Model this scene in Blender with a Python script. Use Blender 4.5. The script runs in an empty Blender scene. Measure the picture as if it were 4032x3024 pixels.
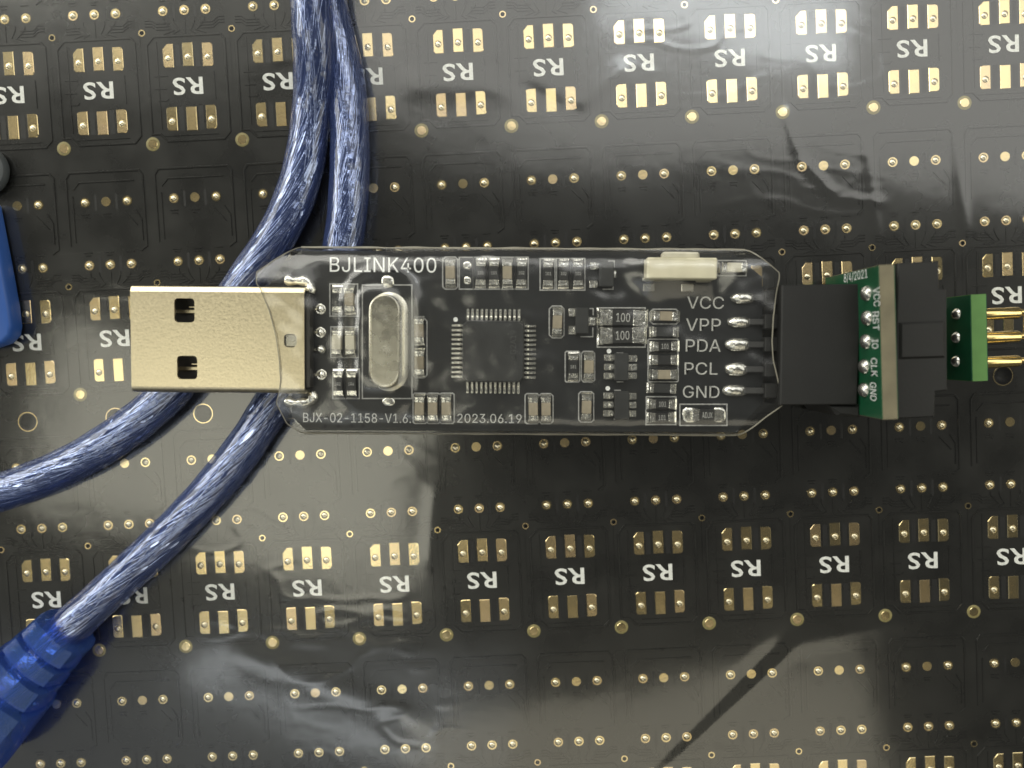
import bpy, bmesh, math, random
import numpy as np
from mathutils import Vector, Matrix, noise
from mathutils.geometry import tessellate_polygon

random.seed(7)
S = 0.001                                   # the script counts in millimetres
sc = bpy.context.scene
COL = sc.collection

# ------------------------------------------------------------------ camera
F, CX, CY = 2950.0, 2016.0, 1512.0          # focal length and centre, photograph pixels
CAM = Vector((0.8537, 3.7262, 84.278))
RGT = Vector((0.99883, -0.04778, -0.00801)).normalized()
FWD = Vector((-0.01012, -0.04417, -0.99897)).normalized()
UPV = RGT.cross(FWD).normalized()
RGT = FWD.cross(UPV).normalized()
cam_d = bpy.data.cameras.new("camera")
cam_d.sensor_width = 36.0
cam_d.lens = 36.0 * F / 4032.0
cam_d.clip_start, cam_d.clip_end = 0.002, 20.0
cam_d.dof.use_dof = True
cam_d.dof.focus_distance = 0.0805
cam_d.dof.aperture_fstop = 16.0
cam = bpy.data.objects.new("camera", cam_d)
COL.objects.link(cam)
m = Matrix.Identity(4)
for i in range(3):
    m[i][0], m[i][1], m[i][2], m[i][3] = RGT[i], UPV[i], -FWD[i], CAM[i] * S
cam.matrix_world = m
sc.camera = cam

def ray(px, py):
    return FWD + RGT * ((px - CX) / F) - UPV * ((py - CY) / F)
def P(px, py, z=0.0):
    d = ray(px, py)
    return CAM + d * ((z - CAM.z) / d.z)
def PX(px, py, X):
    d = ray(px, py)
    return CAM + d * ((X - CAM.x) / d.x)
def proj(p):
    v = Vector(p) - CAM
    w = v.dot(FWD)
    return CX + F * v.dot(RGT) / w, CY - F * v.dot(UPV) / w
def pxmm(px, py, z):
    return F / (P(px, py, z) - CAM).dot(FWD)

# ------------------------------------------------------------------ light
sc.view_settings.view_transform = 'Standard'
sc.view_settings.look = 'None'
sc.view_settings.exposure = 0.0
sc.view_settings.gamma = 1.0
sc.view_settings.use_curve_mapping = False
sc.cycles.use_denoising = True
sc.cycles.max_bounces = 10
sc.cycles.transparent_max_bounces = 24
sc.cycles.sample_clamp_indirect = 6.0
world = bpy.data.worlds.new("World")
sc.world = world
world.use_nodes = True
bg = world.node_tree.nodes["Background"]
bg.inputs[0].default_value = (0.072, 0.072, 0.066, 1)
bg.inputs[1].default_value = 1.0

def lamp(name, cx, cy, w, h, rot, rad, col, up=520.0, aim=False):
    """overhead area lamp, 0.5 m up, whose mirror image in a flat sheet on the table is w x h photo pixels about cx, cy"""
    p = P(cx, cy, 0)
    k = up / CAM.z
    mm = (1 + k) / 35.0
    d = bpy.data.lights.new(name, 'AREA')
    d.shape = 'RECTANGLE'
    d.size, d.size_y = w * mm * S, h * mm * S
    d.energy = rad * math.pi * d.size * d.size_y
    d.color = col
    o = bpy.data.objects.new(name, d)
    COL.objects.link(o)
    o.location = Vector((p.x + (p.x - CAM.x) * k, p.y + (p.y - CAM.y) * k, up)) * S
    o.rotation_euler = (0, 0, math.radians(-2.7 - rot))
    if aim:                                # tilted towards the table
        o.rotation_euler = (-o.location).to_track_quat('-Z', 'Y').to_euler()
    return o
WARM, NEUT, COOL = (1.0, 0.97, 0.79), (1.0, 0.985, 0.89), (0.93, 0.98, 1.0)
lamp("ceiling_lamp_window", 4116, -754, 5000, 3000, 8.3, 1.55, (1.0, 0.99, 0.93))
lamp("ceiling_lamp_tube", 2850, 20, 950, 330, 4, 4.5, COOL, up=500.0)
lamp("glare_lamp_left", 930, 1800, 1500, 760, 13, 2.3, WARM)  # stand-in for lit ceiling, shaped to the warm glare patch on the film
lamp("glare_lamp_front", 2760, 3830, 1900, 2500, -12, 1.05, (1.0, 0.93, 0.72))  # added lamp, outlined to give the slanted glare at lower right
lamp("glare_lamp_streak", 1230, 2730, 1050, 230, 19, 2.1, COOL, up=500.0)  # narrow lamp added for the diagonal streak of glare
lamp("haze_lamp_corner", 300, 3400, 3400, 2000, 3, 0.30, COOL, up=540.0)  # dim lamp added for the faint haze at lower left
lamp("haze_lamp_back", 500, -700, 2000, 2000, -3, 0.38, NEUT, up=540.0)  # weak lamp added to veil the film at upper left
lamp("fold_fill_lamp", 300, -2000, 2800, 2600, 0, 4.0, NEUT, aim=True)  # added lamp to brighten the plug's folded edge, no known source
lamp("ceiling_lamp_side", -3000, -600, 3500, 3000, 0, 6.0, NEUT, aim=True)
lamp("fill_lamp_right", 7300, 1500, 3000, 3000, 0, 2.2, WARM, aim=True)  # added fill from the right, no known source

# ------------------------------------------------------------------ materials
MATS = {}
def new_mat(name):
    mt = bpy.data.materials.new(name)
    mt.use_nodes = True
    MATS[name] = mt
    nt = mt.node_tree
    return mt, nt, nt.nodes["Principled BSDF"]
def tex_noise(nt, scale, detail=4, rough=0.5, coord='Object', stretch=None):
    tc = nt.nodes.new("ShaderNodeTexCoord")
    n = nt.nodes.new("ShaderNodeTexNoise")
    n.inputs["Scale"].default_value = scale
    n.inputs["Detail"].default_value = detail
    n.inputs["Roughness"].default_value = rough
    if stretch:
        mp = nt.nodes.new("ShaderNodeMapping")
        mp.inputs["Scale"].default_value = stretch
        nt.links.new(tc.outputs[coord], mp.inputs[0])
        nt.links.new(mp.outputs[0], n.inputs["Vector"])
    else:
        nt.links.new(tc.outputs[coord], n.inputs["Vector"])
    return n
def ramp(nt, src, stops):
    r = nt.nodes.new("ShaderNodeValToRGB")
    el = r.color_ramp.elements
    while len(el) < len(stops):
        el.new(0.5)
    for e, (p, c) in zip(el, stops):
        e.position = p
        e.color = c if len(c) == 4 else (*c, 1)
    nt.links.new(src, r.inputs[0])
    return r
def g(v):
    return (v, v, v, 1)
def pmat(name, col, rough=0.5, metal=0.0, spec=0.5, nscale=None, var=0.2, bump=0.0, bscale=None, bdist=0.0002,
         rvar=0.0, stretch=None, coat=0.0):
    mt, nt, b = new_mat(name)
    b.inputs["Base Color"].default_value = (*col, 1)
    b.inputs["Roughness"].default_value = rough
    b.inputs["Metallic"].default_value = metal
    b.inputs["Specular IOR Level"].default_value = spec
    b.inputs["Coat Weight"].default_value = coat
    b.inputs["Coat Roughness"].default_value = 0.08
    if nscale:
        n = tex_noise(nt, nscale, stretch=stretch)
        lo = tuple(c * (1 - var) for c in col)
        hi = tuple(min(1, c * (1 + var)) for c in col)
        r = ramp(nt, n.outputs["Fac"], [(0.3, lo), (0.7, hi)])
        nt.links.new(r.outputs[0], b.inputs["Base Color"])
        if rvar:
            rr = ramp(nt, n.outputs["Fac"], [(0.3, g(max(0.02, rough - rvar))), (0.7, g(min(1, rough + rvar)))])
            nt.links.new(rr.outputs[0], b.inputs["Roughness"])
    if bump:
        n2 = tex_noise(nt, bscale or nscale, detail=3, stretch=stretch)
        bp = nt.nodes.new("ShaderNodeBump")
        bp.inputs["Strength"].default_value = bump
        bp.inputs["Distance"].default_value = bdist
        nt.links.new(n2.outputs["Fac"], bp.inputs["Height"])
        nt.links.new(bp.outputs[0], b.inputs["Normal"])
    return mt
def film_mat(name, ior, tint, rough, bump=0.0, bscale=80.0, bdist=0.0003, grazing=1.0):
    """thin clear plastic: straight-through light tinted a little, mirror part by Fresnel"""
    mt, nt, b = new_mat(name)
    nt.nodes.remove(b)
    out = nt.nodes["Material Output"]
    tr = nt.nodes.new("ShaderNodeBsdfTransparent")
    tr.inputs[0].default_value = (*tint, 1)
    gl = nt.nodes.new("ShaderNodeBsdfGlossy")
    gl.inputs["Roughness"].default_value = rough
    gl.inputs["Color"].default_value = (1, 1, 1, 1)
    f0 = ((ior - 1) / (ior + 1)) ** 2
    fr = nt.nodes.new("ShaderNodeLayerWeight")
    fr.inputs[0].default_value = 0.5
    pw = nt.nodes.new("ShaderNodeMath"); pw.operation = 'POWER'
    nt.links.new(fr.outputs["Facing"], pw.inputs[0]); pw.inputs[1].default_value = 5.0
    ma = nt.nodes.new("ShaderNodeMath"); ma.operation = 'MULTIPLY_ADD'
    nt.links.new(pw.outputs[0], ma.inputs[0]); ma.inputs[1].default_value = (1 - f0) * grazing; ma.inputs[2].default_value = f0
    mx = nt.nodes.new("ShaderNodeMixShader")
    if bump:
        n2 = tex_noise(nt, bscale, detail=4, rough=0.55)
        bp = nt.nodes.new("ShaderNodeBump")
        bp.inputs["Strength"].default_value = bump
        bp.inputs["Distance"].default_value = bdist
        nt.links.new(n2.outputs["Fac"], bp.inputs["Height"])
        nt.links.new(bp.outputs[0], gl.inputs["Normal"])
        nt.links.new(bp.outputs[0], fr.inputs["Normal"])
    nt.links.new(ma.outputs[0], mx.inputs[0])
    nt.links.new(tr.outputs[0], mx.inputs[1])
    nt.links.new(gl.outputs[0], mx.inputs[2])
    nt.links.new(mx.outputs[0], out.inputs["Surface"])
    return mt

pmat("mask", (0.012, 0.012, 0.0115), 0.29, nscale=220, var=0.25, rvar=0.05)
pmat("slot", (0.004, 0.004, 0.005), 0.55)
def gold():
    mt = pmat("gold", (0.86, 0.69, 0.37), 0.22, 1.0, bump=0.3, bscale=3000, bdist=0.00002)
    nt = mt.node_tree
    b = nt.nodes["Principled BSDF"]
    oi = nt.nodes.new("ShaderNodeObjectInfo")
    n = tex_noise(nt, 700, 3)
    ad = nt.nodes.new("ShaderNodeMath"); ad.operation = 'MULTIPLY_ADD'
    nt.links.new(oi.outputs["Random"], ad.inputs[0]); ad.inputs[1].default_value = 0.75
    sc_ = nt.nodes.new("ShaderNodeMath"); sc_.operation = 'MULTIPLY'; sc_.inputs[1].default_value = 0.35
    nt.links.new(n.outputs["Fac"], sc_.inputs[0]); nt.links.new(sc_.outputs[0], ad.inputs[2])
    r = ramp(nt, ad.outputs[0], [(0.1, (0.88, 0.72, 0.40)), (0.65, (0.84, 0.67, 0.37)), (0.9, (0.80, 0.62, 0.37)), (1.0, (0.72, 0.55, 0.36))])
    nt.links.new(r.outputs[0], b.inputs["Base Color"])
    rr = ramp(nt, ad.outputs[0], [(0.1, g(0.13)), (1.0, g(0.28))])
    nt.links.new(rr.outputs[0], b.inputs["Roughness"])
gold()
pmat("gold_bowl", (0.92, 0.82, 0.62), 0.30, 1.0, nscale=2500, var=0.12, bump=0.3, bscale=2500, bdist=0.00004)
pmat("silk", (0.80, 0.81, 0.80), 0.6, nscale=4000, var=0.15)
pmat("silk_dim", (0.44, 0.44, 0.42), 0.6, nscale=5000, var=0.3)
pmat("silk_line", (0.34, 0.34, 0.33), 0.6, nscale=3000, var=0.35)
pmat("resin", (0.26, 0.22, 0.09), 0.5, nscale=2500, var=0.2)
pmat("table", (0.05, 0.05, 0.05), 0.6, nscale=40)
film_mat("bag_film", 1.85, (0.95, 0.95, 0.93), 0.115, bump=0.10, bscale=60, bdist=0.0006)
film_mat("sleeve_film", 1.80, (0.97, 0.97, 0.96), 0.20, bump=0.18, bscale=140, bdist=0.00025)
pmat("board_black", (0.012, 0.013, 0.014), 0.38, nscale=300, var=0.3, bump=0.2, bscale=3000, bdist=0.00002)
pmat("steel", (0.68, 0.60, 0.42), 0.33, 1.0, nscale=3800, var=0.08, rvar=0.05, bump=0.35, bscale=4200, bdist=0.00004)
pmat("solder", (0.78, 0.77, 0.72), 0.26, 1.0, nscale=2200, var=0.22, bump=0.8, bscale=1800, bdist=0.0001)
pmat("crystal_can", (0.50, 0.48, 0.41), 0.27, 1.0, nscale=700, var=0.10, rvar=0.06, bump=0.2, bscale=900, bdist=0.00004)
pmat("chip_plastic", (0.020, 0.021, 0.021), 0.55, nscale=600, var=0.25, bump=0.4, bscale=5000, bdist=0.00002)
pmat("ceramic", (0.30, 0.26, 0.19), 0.5, nscale=900, var=0.15)
pmat("ceramic_pale", (0.55, 0.52, 0.42), 0.5, nscale=900, var=0.15)
pmat("etched", (0.05, 0.05, 0.05), 0.5)
pmat("resistor_black", (0.022, 0.022, 0.022), 0.4, nscale=900, var=0.3)
pmat("cream", (0.64, 0.60, 0.45), 0.5, nscale=500, var=0.08)
pmat("header_black", (0.007, 0.007, 0.0065), 0.62, nscale=250, var=0.25, bump=0.3, bscale=2500, bdist=0.00004)
pmat("mask_green", (0.008, 0.066, 0.029), 0.35, nscale=400, var=0.2, bump=0.2, bscale=2500, bdist=0.00002)
pmat("laminate", (0.15, 0.132, 0.082), 0.6, nscale=500, var=0.15, stretch=(1, 1, 6))
pmat("laminate_green", (0.085, 0.20, 0.05), 0.6, nscale=500, var=0.12, stretch=(1, 1, 6))
pmat("brass", (0.88, 0.68, 0.30), 0.20, 1.0, nscale=800, var=0.1, bump=0.2, bscale=1500, bdist=0.00005)
pmat("pin_dark", (0.05, 0.05, 0.05), 0.35, nscale=400, var=0.2)
pmat("tongue", (0.03, 0.028, 0.025), 0.45, nscale=300, var=0.2)
pmat("blue_plastic", (0.020, 0.085, 0.33), 0.42, nscale=60, var=0.12, bump=0.15, bscale=800, bdist=0.00004)
pmat("grey_rubber", (0.045, 0.052, 0.055), 0.55, nscale=80, var=0.2)
def jacket():
    """soft clear PVC dyed blue: mostly see-through, partly milky, with a dull shine"""
    film_mat("jacket", 1.48, (0.70, 0.76, 0.93), 0.12, bump=0.55, bscale=130, bdist=0.0011, grazing=0.4)
    nt = MATS["jacket"].node_tree
    mx = next(n for n in nt.nodes if n.type == 'MIX_SHADER')
    tr = next(n for n in nt.nodes if n.type == 'BSDF_TRANSPARENT')
    df = nt.nodes.new("ShaderNodeBsdfDiffuse")
    df.inputs[0].default_value = (0.065, 0.095, 0.25, 1)
    m2 = nt.nodes.new("ShaderNodeMixShader")
    m2.inputs[0].default_value = 0.32
    nt.links.new(tr.outputs[0], m2.inputs[1]); nt.links.new(df.outputs[0], m2.inputs[2])
    nt.links.new(m2.outputs[0], mx.inputs[1])
jacket()
pmat("foil", (0.82, 0.84, 0.88), 0.13, 1.0, nscale=500, var=0.25, bump=0.8, bscale=900, bdist=0.0002)
pmat("core", (0.07, 0.085, 0.14), 0.30, 0.8, nscale=700, var=0.5, bump=0.6, bscale=900, bdist=0.0002)
pmat("rim_highlight", (0.24, 0.225, 0.18), 0.35, nscale=300, var=0.2)
def moulded_blue():
    mt, nt, b = new_mat("moulded_blue")
    b.inputs["Base Color"].default_value = (0.075, 0.16, 0.44, 1)
    b.inputs["Roughness"].default_value = 0.16
    tr = nt.nodes.new("ShaderNodeBsdfTransparent")
    tr.inputs[0].default_value = (0.25, 0.40, 0.90, 1)
    mx = nt.nodes.new("ShaderNodeMixShader")
    mx.inputs[0].default_value = 0.34
    nt.links.new(tr.outputs[0], mx.inputs[1])
    nt.links.new(b.outputs[0], mx.inputs[2])
    nt.links.new(mx.outputs[0], nt.nodes["Material Output"].inputs["Surface"])
moulded_blue()

# ------------------------------------------------------------------ mesh helpers (mm in, metres out)
class MB:
    def __init__(self):
        self.v, self.f, self.mi = [], [], []
    def add(self, vs, fs, mat=0):
        o = len(self.v)
        self.v += [tuple(p) for p in vs]
        self.f += [tuple(i + o for i in q) for q in fs]
        self.mi += [mat] * len(fs)
        return self
    def box(self, c, s, bev=0.0, mat=0, rz=0.0):
        bm = bmesh.new()
        bmesh.ops.create_cube(bm, size=1.0)
        for v in bm.verts:
            v.co = Vector((v.co.x * s[0], v.co.y * s[1], v.co.z * s[2]))
        if bev:
            bmesh.ops.bevel(bm, geom=bm.edges[:], offset=min(bev, 0.45 * min(s)), segments=1, affect='EDGES', profile=0.5)
        r = Matrix.Rotation(rz, 3, 'Z')
        bm.verts.index_update()
        self.add([r @ v.co + Vector(c) for v in bm.verts], [[v.index for v in fc.verts] for fc in bm.faces], mat)
        bm.free()
        return self
    def prism(self, poly, z0, z1, mat=0, holes=(), bottom=True, side_mat=None):
        """flat plate: outline and holes in xy, z0 to z1"""
        loops = [list(poly)] + [list(h) for h in holes]
        flat = [p for l in loops for p in l]
        tris = tessellate_polygon([[Vector((x, y, 0)) for x, y in l] for l in loops])
        vs = [(x, y, z1) for x, y in flat]
        fs = []
        for t in tris:
            a, b, c = (flat[i] for i in t)
            ar = (b[0] - a[0]) * (c[1] - a[1]) - (c[0] - a[0]) * (b[1] - a[1])
            if abs(ar) < 1e-12:
                continue
            fs.append(tuple(t) if ar > 0 else tuple(reversed(t)))
        self.add(vs, fs, mat)
        if z0 is not None:
            if bottom:
                self.add([(x, y, z0) for x, y in flat], [tuple(reversed(t)) for t in fs], mat)
            sm = mat if side_mat is None else side_mat
            for k, l in enumerate(loops):
                area = sum(l[i - 1][0] * l[i][1] - l[i][0] * l[i - 1][1] for i in range(len(l)))
                ll = l if (area > 0) == (k == 0) else l[::-1]
                n = len(ll)
                vv = [(x, y, z0) for x, y in ll] + [(x, y, z1) for x, y in ll]
                self.add(vv, [(i, (i + 1) % n, n + (i + 1) % n, n + i) for i in range(n)], sm)
        return self
    def lathe(self, prof, n=14, c=(0, 0), mat=0, close=False, jit=0.0, axis=None):
        """profile of (radius, z) turned about the vertical through c"""
        vs, fs = [], []
        for (r, z) in prof:
            for k in range(n):
                a = 2 * math.pi * k / n
                vs.append((c[0] + r * math.cos(a) * (1 + jit * random.uniform(-1, 1)),
                           c[1] + r * math.sin(a) * (1 + jit * random.uniform(-1, 1)), z))
        for i in range(len(prof) - 1):
            for k in range(n):
                fs.append((i * n + k, i * n + (k + 1) % n, (i + 1) * n + (k + 1) % n, (i + 1) * n + k))
        if close:
            fs.append(tuple(range((len(prof) - 1) * n, len(prof) * n)))
        return self.add(vs, fs, mat)
    def ribbon(self, pts, w, h, z=0.0, mat=0, closed=False):
        """low trapezoid ridge along a polyline in xy"""
        n = len(pts)
        vs = []
        for i, p in enumerate(pts):
            a = pts[i - 1] if (i > 0 or closed) else p
            b = pts[(i + 1) % n] if (i < n - 1 or closed) else p
            d1 = Vector((p[0] - a[0], p[1] - a[1])); d2 = Vector((b[0] - p[0], b[1] - p[1]))
            d1 = d1.normalized() if d1.length > 1e-9 else d2.normalized()
            d2 = d2.normalized() if d2.length > 1e-9 else d1
            t = (d1 + d2).normalized()
            k = 1.0 / max(0.5, t.dot(d1))
            nx, ny = -t.y * k, t.x * k
            for (o, zz) in ((-w / 2, z), (-w * 0.28, z + h), (w * 0.28, z + h), (w / 2, z)):
                vs.append((p[0] + nx * o, p[1] + ny * o, zz))
        fs = []
        for i in range(n if closed else n - 1):
            j = (i + 1) % n
            for k in range(3):
                fs.append((i * 4 + k + 1, i * 4 + k, j * 4 + k, j * 4 + k + 1))
        return self.add(vs, fs, mat)
    def data(self, name, mats, smooth=None):
        me = bpy.data.meshes.new(name)
        me.from_pydata([(x * S, y * S, z * S) for x, y, z in self.v], [], self.f)
        for mt in ([mats] if isinstance(mats, str) else mats):
            me.materials.append(MATS[mt])
        me.polygons.foreach_set("material_index", self.mi)
        me.update()
        if smooth is not None:
            me.polygons.foreach_set("use_smooth", [True] * len(me.polygons))
            me.set_sharp_from_angle(angle=math.radians(smooth))
        return me
    def build(self, name, mats, parent=None, loc=(0, 0, 0), rz=0.0, smooth=None):
        return put(name, self.data(name, mats, smooth), parent, loc, rz)

def put(name, me, parent=None, loc=(0, 0, 0), rz=0.0):
    o = bpy.data.objects.new(name, me)
    COL.objects.link(o)
    o.location = Vector(loc) * S
    o.rotation_euler = (0, 0, rz)
    o.parent = parent
    return o
def empty(name, loc=(0, 0, 0), rz=0.0):
    o = put(name, None, None, loc, rz)
    o.empty_display_size = 0.005
    return o
def tag(o, label=None, cat=None, group=None, kind=None):
    for k, v in (("label", label), ("category", cat), ("group", group), ("kind", kind)):
        if v:
            o[k] = v
    return o
def circ(cx, cy, r, n=12):
    return [(cx + r * math.cos(2 * math.pi * k / n), cy + r * math.sin(2 * math.pi * k / n)) for k in range(n)]
def rect(cx, cy, w, h):
    return [(cx - w / 2, cy - h / 2), (cx + w / 2, cy - h / 2), (cx + w / 2, cy + h / 2), (cx - w / 2, cy + h / 2)]
def rrect(cx, cy, w, h, r, n=4):
    out = []
    for (sx, sy, a0) in ((1, -1, -90), (1, 1, 0), (-1, 1, 90), (-1, -1, 180)):
        for k in range(n + 1):
            a = math.radians(a0 + 90 * k / n)
            out.append((cx + sx * (w / 2 - r) + r * math.cos(a), cy + sy * (h / 2 - r) + r * math.sin(a)))
    return out

import os
try:                                       # the sans serif that ships with Blender; the built-in face if it is missing
    INTER = bpy.data.fonts.load(os.path.join(bpy.utils.system_resource('DATAFILES', path='fonts'), 'Inter.woff2'))
except Exception:
    INTER = None
_txt = {}
def text_geom(s, spacing=1.0):
    """letters as flat faces, centred, width and height returned"""
    plain = s == "RS"                      # the board panel has a plainer, bolder face
    key = (s, spacing)
    if key not in _txt:
        cu = bpy.data.curves.new("lettering", 'FONT')
        cu.body = s
        cu.resolution_u = 3
        cu.space_character = spacing
        if INTER and not plain:
            cu.font = INTER
        else:
            cu.offset = 0.017
        o = bpy.data.objects.new("lettering", cu)
        COL.objects.link(o)
        dg = bpy.context.evaluated_depsgraph_get()
        me = bpy.data.meshes.new_from_object(o.evaluated_get(dg))
        vs = np.array([v.co[:2] for v in me.vertices])
        fs = [tuple(p.vertices) for p in me.polygons]
        bpy.data.objects.remove(o); bpy.data.curves.remove(cu); bpy.data.meshes.remove(me)
        lo, hi = vs.min(0), vs.max(0)
        _txt[key] = (vs - (lo + hi) / 2, fs, hi - lo)
    return _txt[key]
def text_mb(s, w, h, ax=(1, 0, 0), ay=(0, 1, 0), o=(0, 0, 0), spacing=1.0, mb=None):
    vs, fs, sz = text_geom(s, spacing)
    ax, ay, o = Vector(ax), Vector(ay), Vector(o)
    mb = mb or MB()
    mb.add([o + ax * (x * w / sz[0]) + ay * (y * h / sz[1]) for x, y in vs], fs)
    return mb

def catmull(pts, step=0.6):
    pts = [Vector(p) for p in pts]
    q = [pts[0] * 2 - pts[1]] + pts + [pts[-1] * 2 - pts[-2]]
    out = []
    for i in range(1, len(q) - 2):
        p0, p1, p2, p3 = q[i - 1:i + 3]
        n = max(2, int((p2 - p1).length / step))
        for k in range(n):
            t = k / n
            out.append(0.5 * ((2 * p1) + (p2 - p0) * t + (2 * p0 - 5 * p1 + 4 * p2 - p3) * t * t + (3 * p1 - p0 - 3 * p2 + p3) * t ** 3))
    out.append(pts[-1])
    return out
def frames(path):
    fr, n = [], Vector((0, 0, 1))
    for i, p in enumerate(path):
        t = (path[min(i + 1, len(path) - 1)] - path[max(i - 1, 0)]).normalized()
        n = (n - t * n.dot(t)).normalized()
        fr.append((p, t, n, t.cross(n)))
    return fr
def sweep(mb, fr, rad, n=16, mat=0, cap=True, sec=None):
    vs, fs = [], []
    for i, (p, t, a, b) in enumerate(fr):
        r = rad(i) if callable(rad) else rad
        for k in range(n):
            an = 2 * math.pi * k / n
            kk = sec(an) if sec else 1.0
            vs.append(p + (a * math.sin(an) - b * math.cos(an)) * (r * kk))
    for i in range(len(fr) - 1):
        for k in range(n):
            fs.append((i * n + k, (i + 1) * n + k, (i + 1) * n + (k + 1) % n, i * n + (k + 1) % n))
    if cap:
        fs.append(tuple(range(n))); fs.append(tuple(reversed(range((len(fr) - 1) * n, len(fr) * n))))
    return mb.add(vs, fs, mat)

# ------------------------------------------------------------------ the setting: table under the panel
tb = MB().prism(rect(0, 0, 900, 900), -4.0, -1.9)
tag(tb.build("table_top", "table"), kind="structure")

# ------------------------------------------------------------------ the LED circuit panel
A0, B0, PITCH = 44.339, 34.771, 10.0
ROWB = {-1: -27.6, 0: 0.0, 1: 27.50, 2: 56.96, 3: 84.46, 4: 112.0}
ROWA = {-1: 0.0, 0: 0.0, 1: -0.17, 2: -0.16, 3: -0.05, 4: 0.0}
def cell_xy(c, r):                       # middle of a cell's lettering in the world
    return c * PITCH + ROWA[r] - A0, -(ROWB[r] - B0)
# places within a cell, x to the right and y down the photograph, mm from the lettering
TOPPAD = [(-2.0, -3.40, 'l'), (0.2, -3.46, 'm'), (2.4, -3.36, 'r')]
BOTPAD = [(-2.02, 3.50, 'L'), (0.18, 3.56, 'M'), (2.38, 3.46, 'R')]
ROW_A = [(-2.25, -15.28), (0.12, -15.28), (2.5, -15.28)]
ROW_B = [(-2.25, -8.27), (0.12, -8.27), (2.5, -8.27)]
VIA, SPOT, RING = (-4.95, -6.0), (-4.35, 6.15), (-0.55, 8.95)
HOLE_R = 0.40
pad_holes = [(x, y + 0.25) for x, y, _ in TOPPAD] + [(BOTPAD[0][0], 3.75), (BOTPAD[2][0], 3.72)]
dot_holes = [ROW_A[0], ROW_A[2]] + ROW_B

def pad_poly(kind, w=1.16, h=2.62):
    a, b = w / 2, h / 2
    if kind == 'l':   # cut corner at the photograph's upper left
        return [(-a + .22, -b), (a, -b), (a, b), (-a + .5, b), (-a, b - .55), (-a, -b + .22)]
    if kind in 'rR':
        return [(-a, -b), (a - .3, -b), (a - .08, -b + .1), (a, -b + .3), (a, b - .3), (a - .08, b - .1), (a - .3, b), (-a, b)]
    if kind == 'L':
        return [(-a + .3, -b), (a, -b), (a, b), (-a + .3, b), (-a + .08, b - .1), (-a, b - .3), (-a, -b + .3), (-a + .08, -b + .1)]
    return [(-a, -b), (a, -b), (a, b), (-a, b)]
def dome(mb, c=(0, 0), r=HOLE_R, z=0.05, up=0.20, mat=0):
    """film and solder bulge in a drilled hole: a groove, then a small round cap"""
    mb.lathe([(r, z), (r * 0.97, z - 0.05), (r * 0.90, z - 0.06)], 14, c, mat)
    mb.lathe([(r * 0.90, z - 0.06)] + [(r * 0.90 * math.cos(a), z - 0.06 + up * math.sin(a)) for a in (0.35, 0.7, 1.05, 1.35, math.pi / 2)], 14, c, mat)
PADZ = 0.05
pad_mesh = {}
for kind, x, y in [(k, x, y) for x, y, k in TOPPAD + BOTPAD]:
    hs = [] if kind == 'M' else [circ(0, -(0.25 if kind in 'lmr' else 0.24), HOLE_R)]
    full = pad_poly(kind)
    topp = [(x * 0.90, y * 0.955) for x, y in full]
    mb = MB().prism(topp, None, PADZ, holes=hs)
    n = len(full)
    mb.add([(x, y, 0.0) for x, y in full] + [(x, y, PADZ) for x, y in topp], [(i, (i + 1) % n, n + (i + 1) % n, n + i) for i in range(n)])
    pad_mesh[kind] = mb.data("solder_pad", "gold")
b_ = MB(); dome(b_); dimple_mesh = b_.data("via_hole", "gold_bowl", 50)
def ring_mesh(name, ro, ri, depth, mats=("gold", "gold_bowl"), n=16):
    mb = MB()
    mb.lathe([(ro, 0.0), (ro - 0.02, PADZ), (ri, PADZ)], n, mat=0)
    if mats[1] == "gold_bowl":
        dome(mb, (0, 0), ri, PADZ, 0.26, 1)
        return mb.data(name, list(mats), 60)
    mb.lathe([(ri, PADZ), (ri * .94, PADZ - depth * .3), (ri * .78, PADZ - depth * .62), (ri * .5, PADZ - depth * .88), (ri * .22, PADZ - depth), (0, PADZ - depth)], n, mat=1)
    return mb.data(name, list(mats), 50)
dot_mesh = ring_mesh("plated_hole", 0.56, 0.41, 0.30)
via_mesh = ring_mesh("via", 0.40, 0.25, 0.5, ("gold", "slot"), 12)
hole_mesh = ring_mesh("mounting_hole", 1.14, 1.02, 1.1, ("gold", "slot"), 24)
flat_mesh = MB().lathe([(0.545, 0.0), (0.53, PADZ), (0.0, PADZ)], 16).data("round_pad", "gold", 40)
spot_mesh = MB().lathe([(0.78, 0.0), (0.74, 0.03), (0.50, 0.035)], 18, mat=1).lathe([(0.52, 0.035), (0.48, 0.07), (0, 0.075)], 18, mat=0).data("fiducial_spot", ["gold", "resin"], 40)
rs_mesh = text_mb("RS", 3.36, 1.92, (-1, 0, 0), (0, -1, 0), (0, 0, 0.055), spacing=1.08).data("lettering", "silk")
rs_mesh.name = "lettering"

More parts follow.
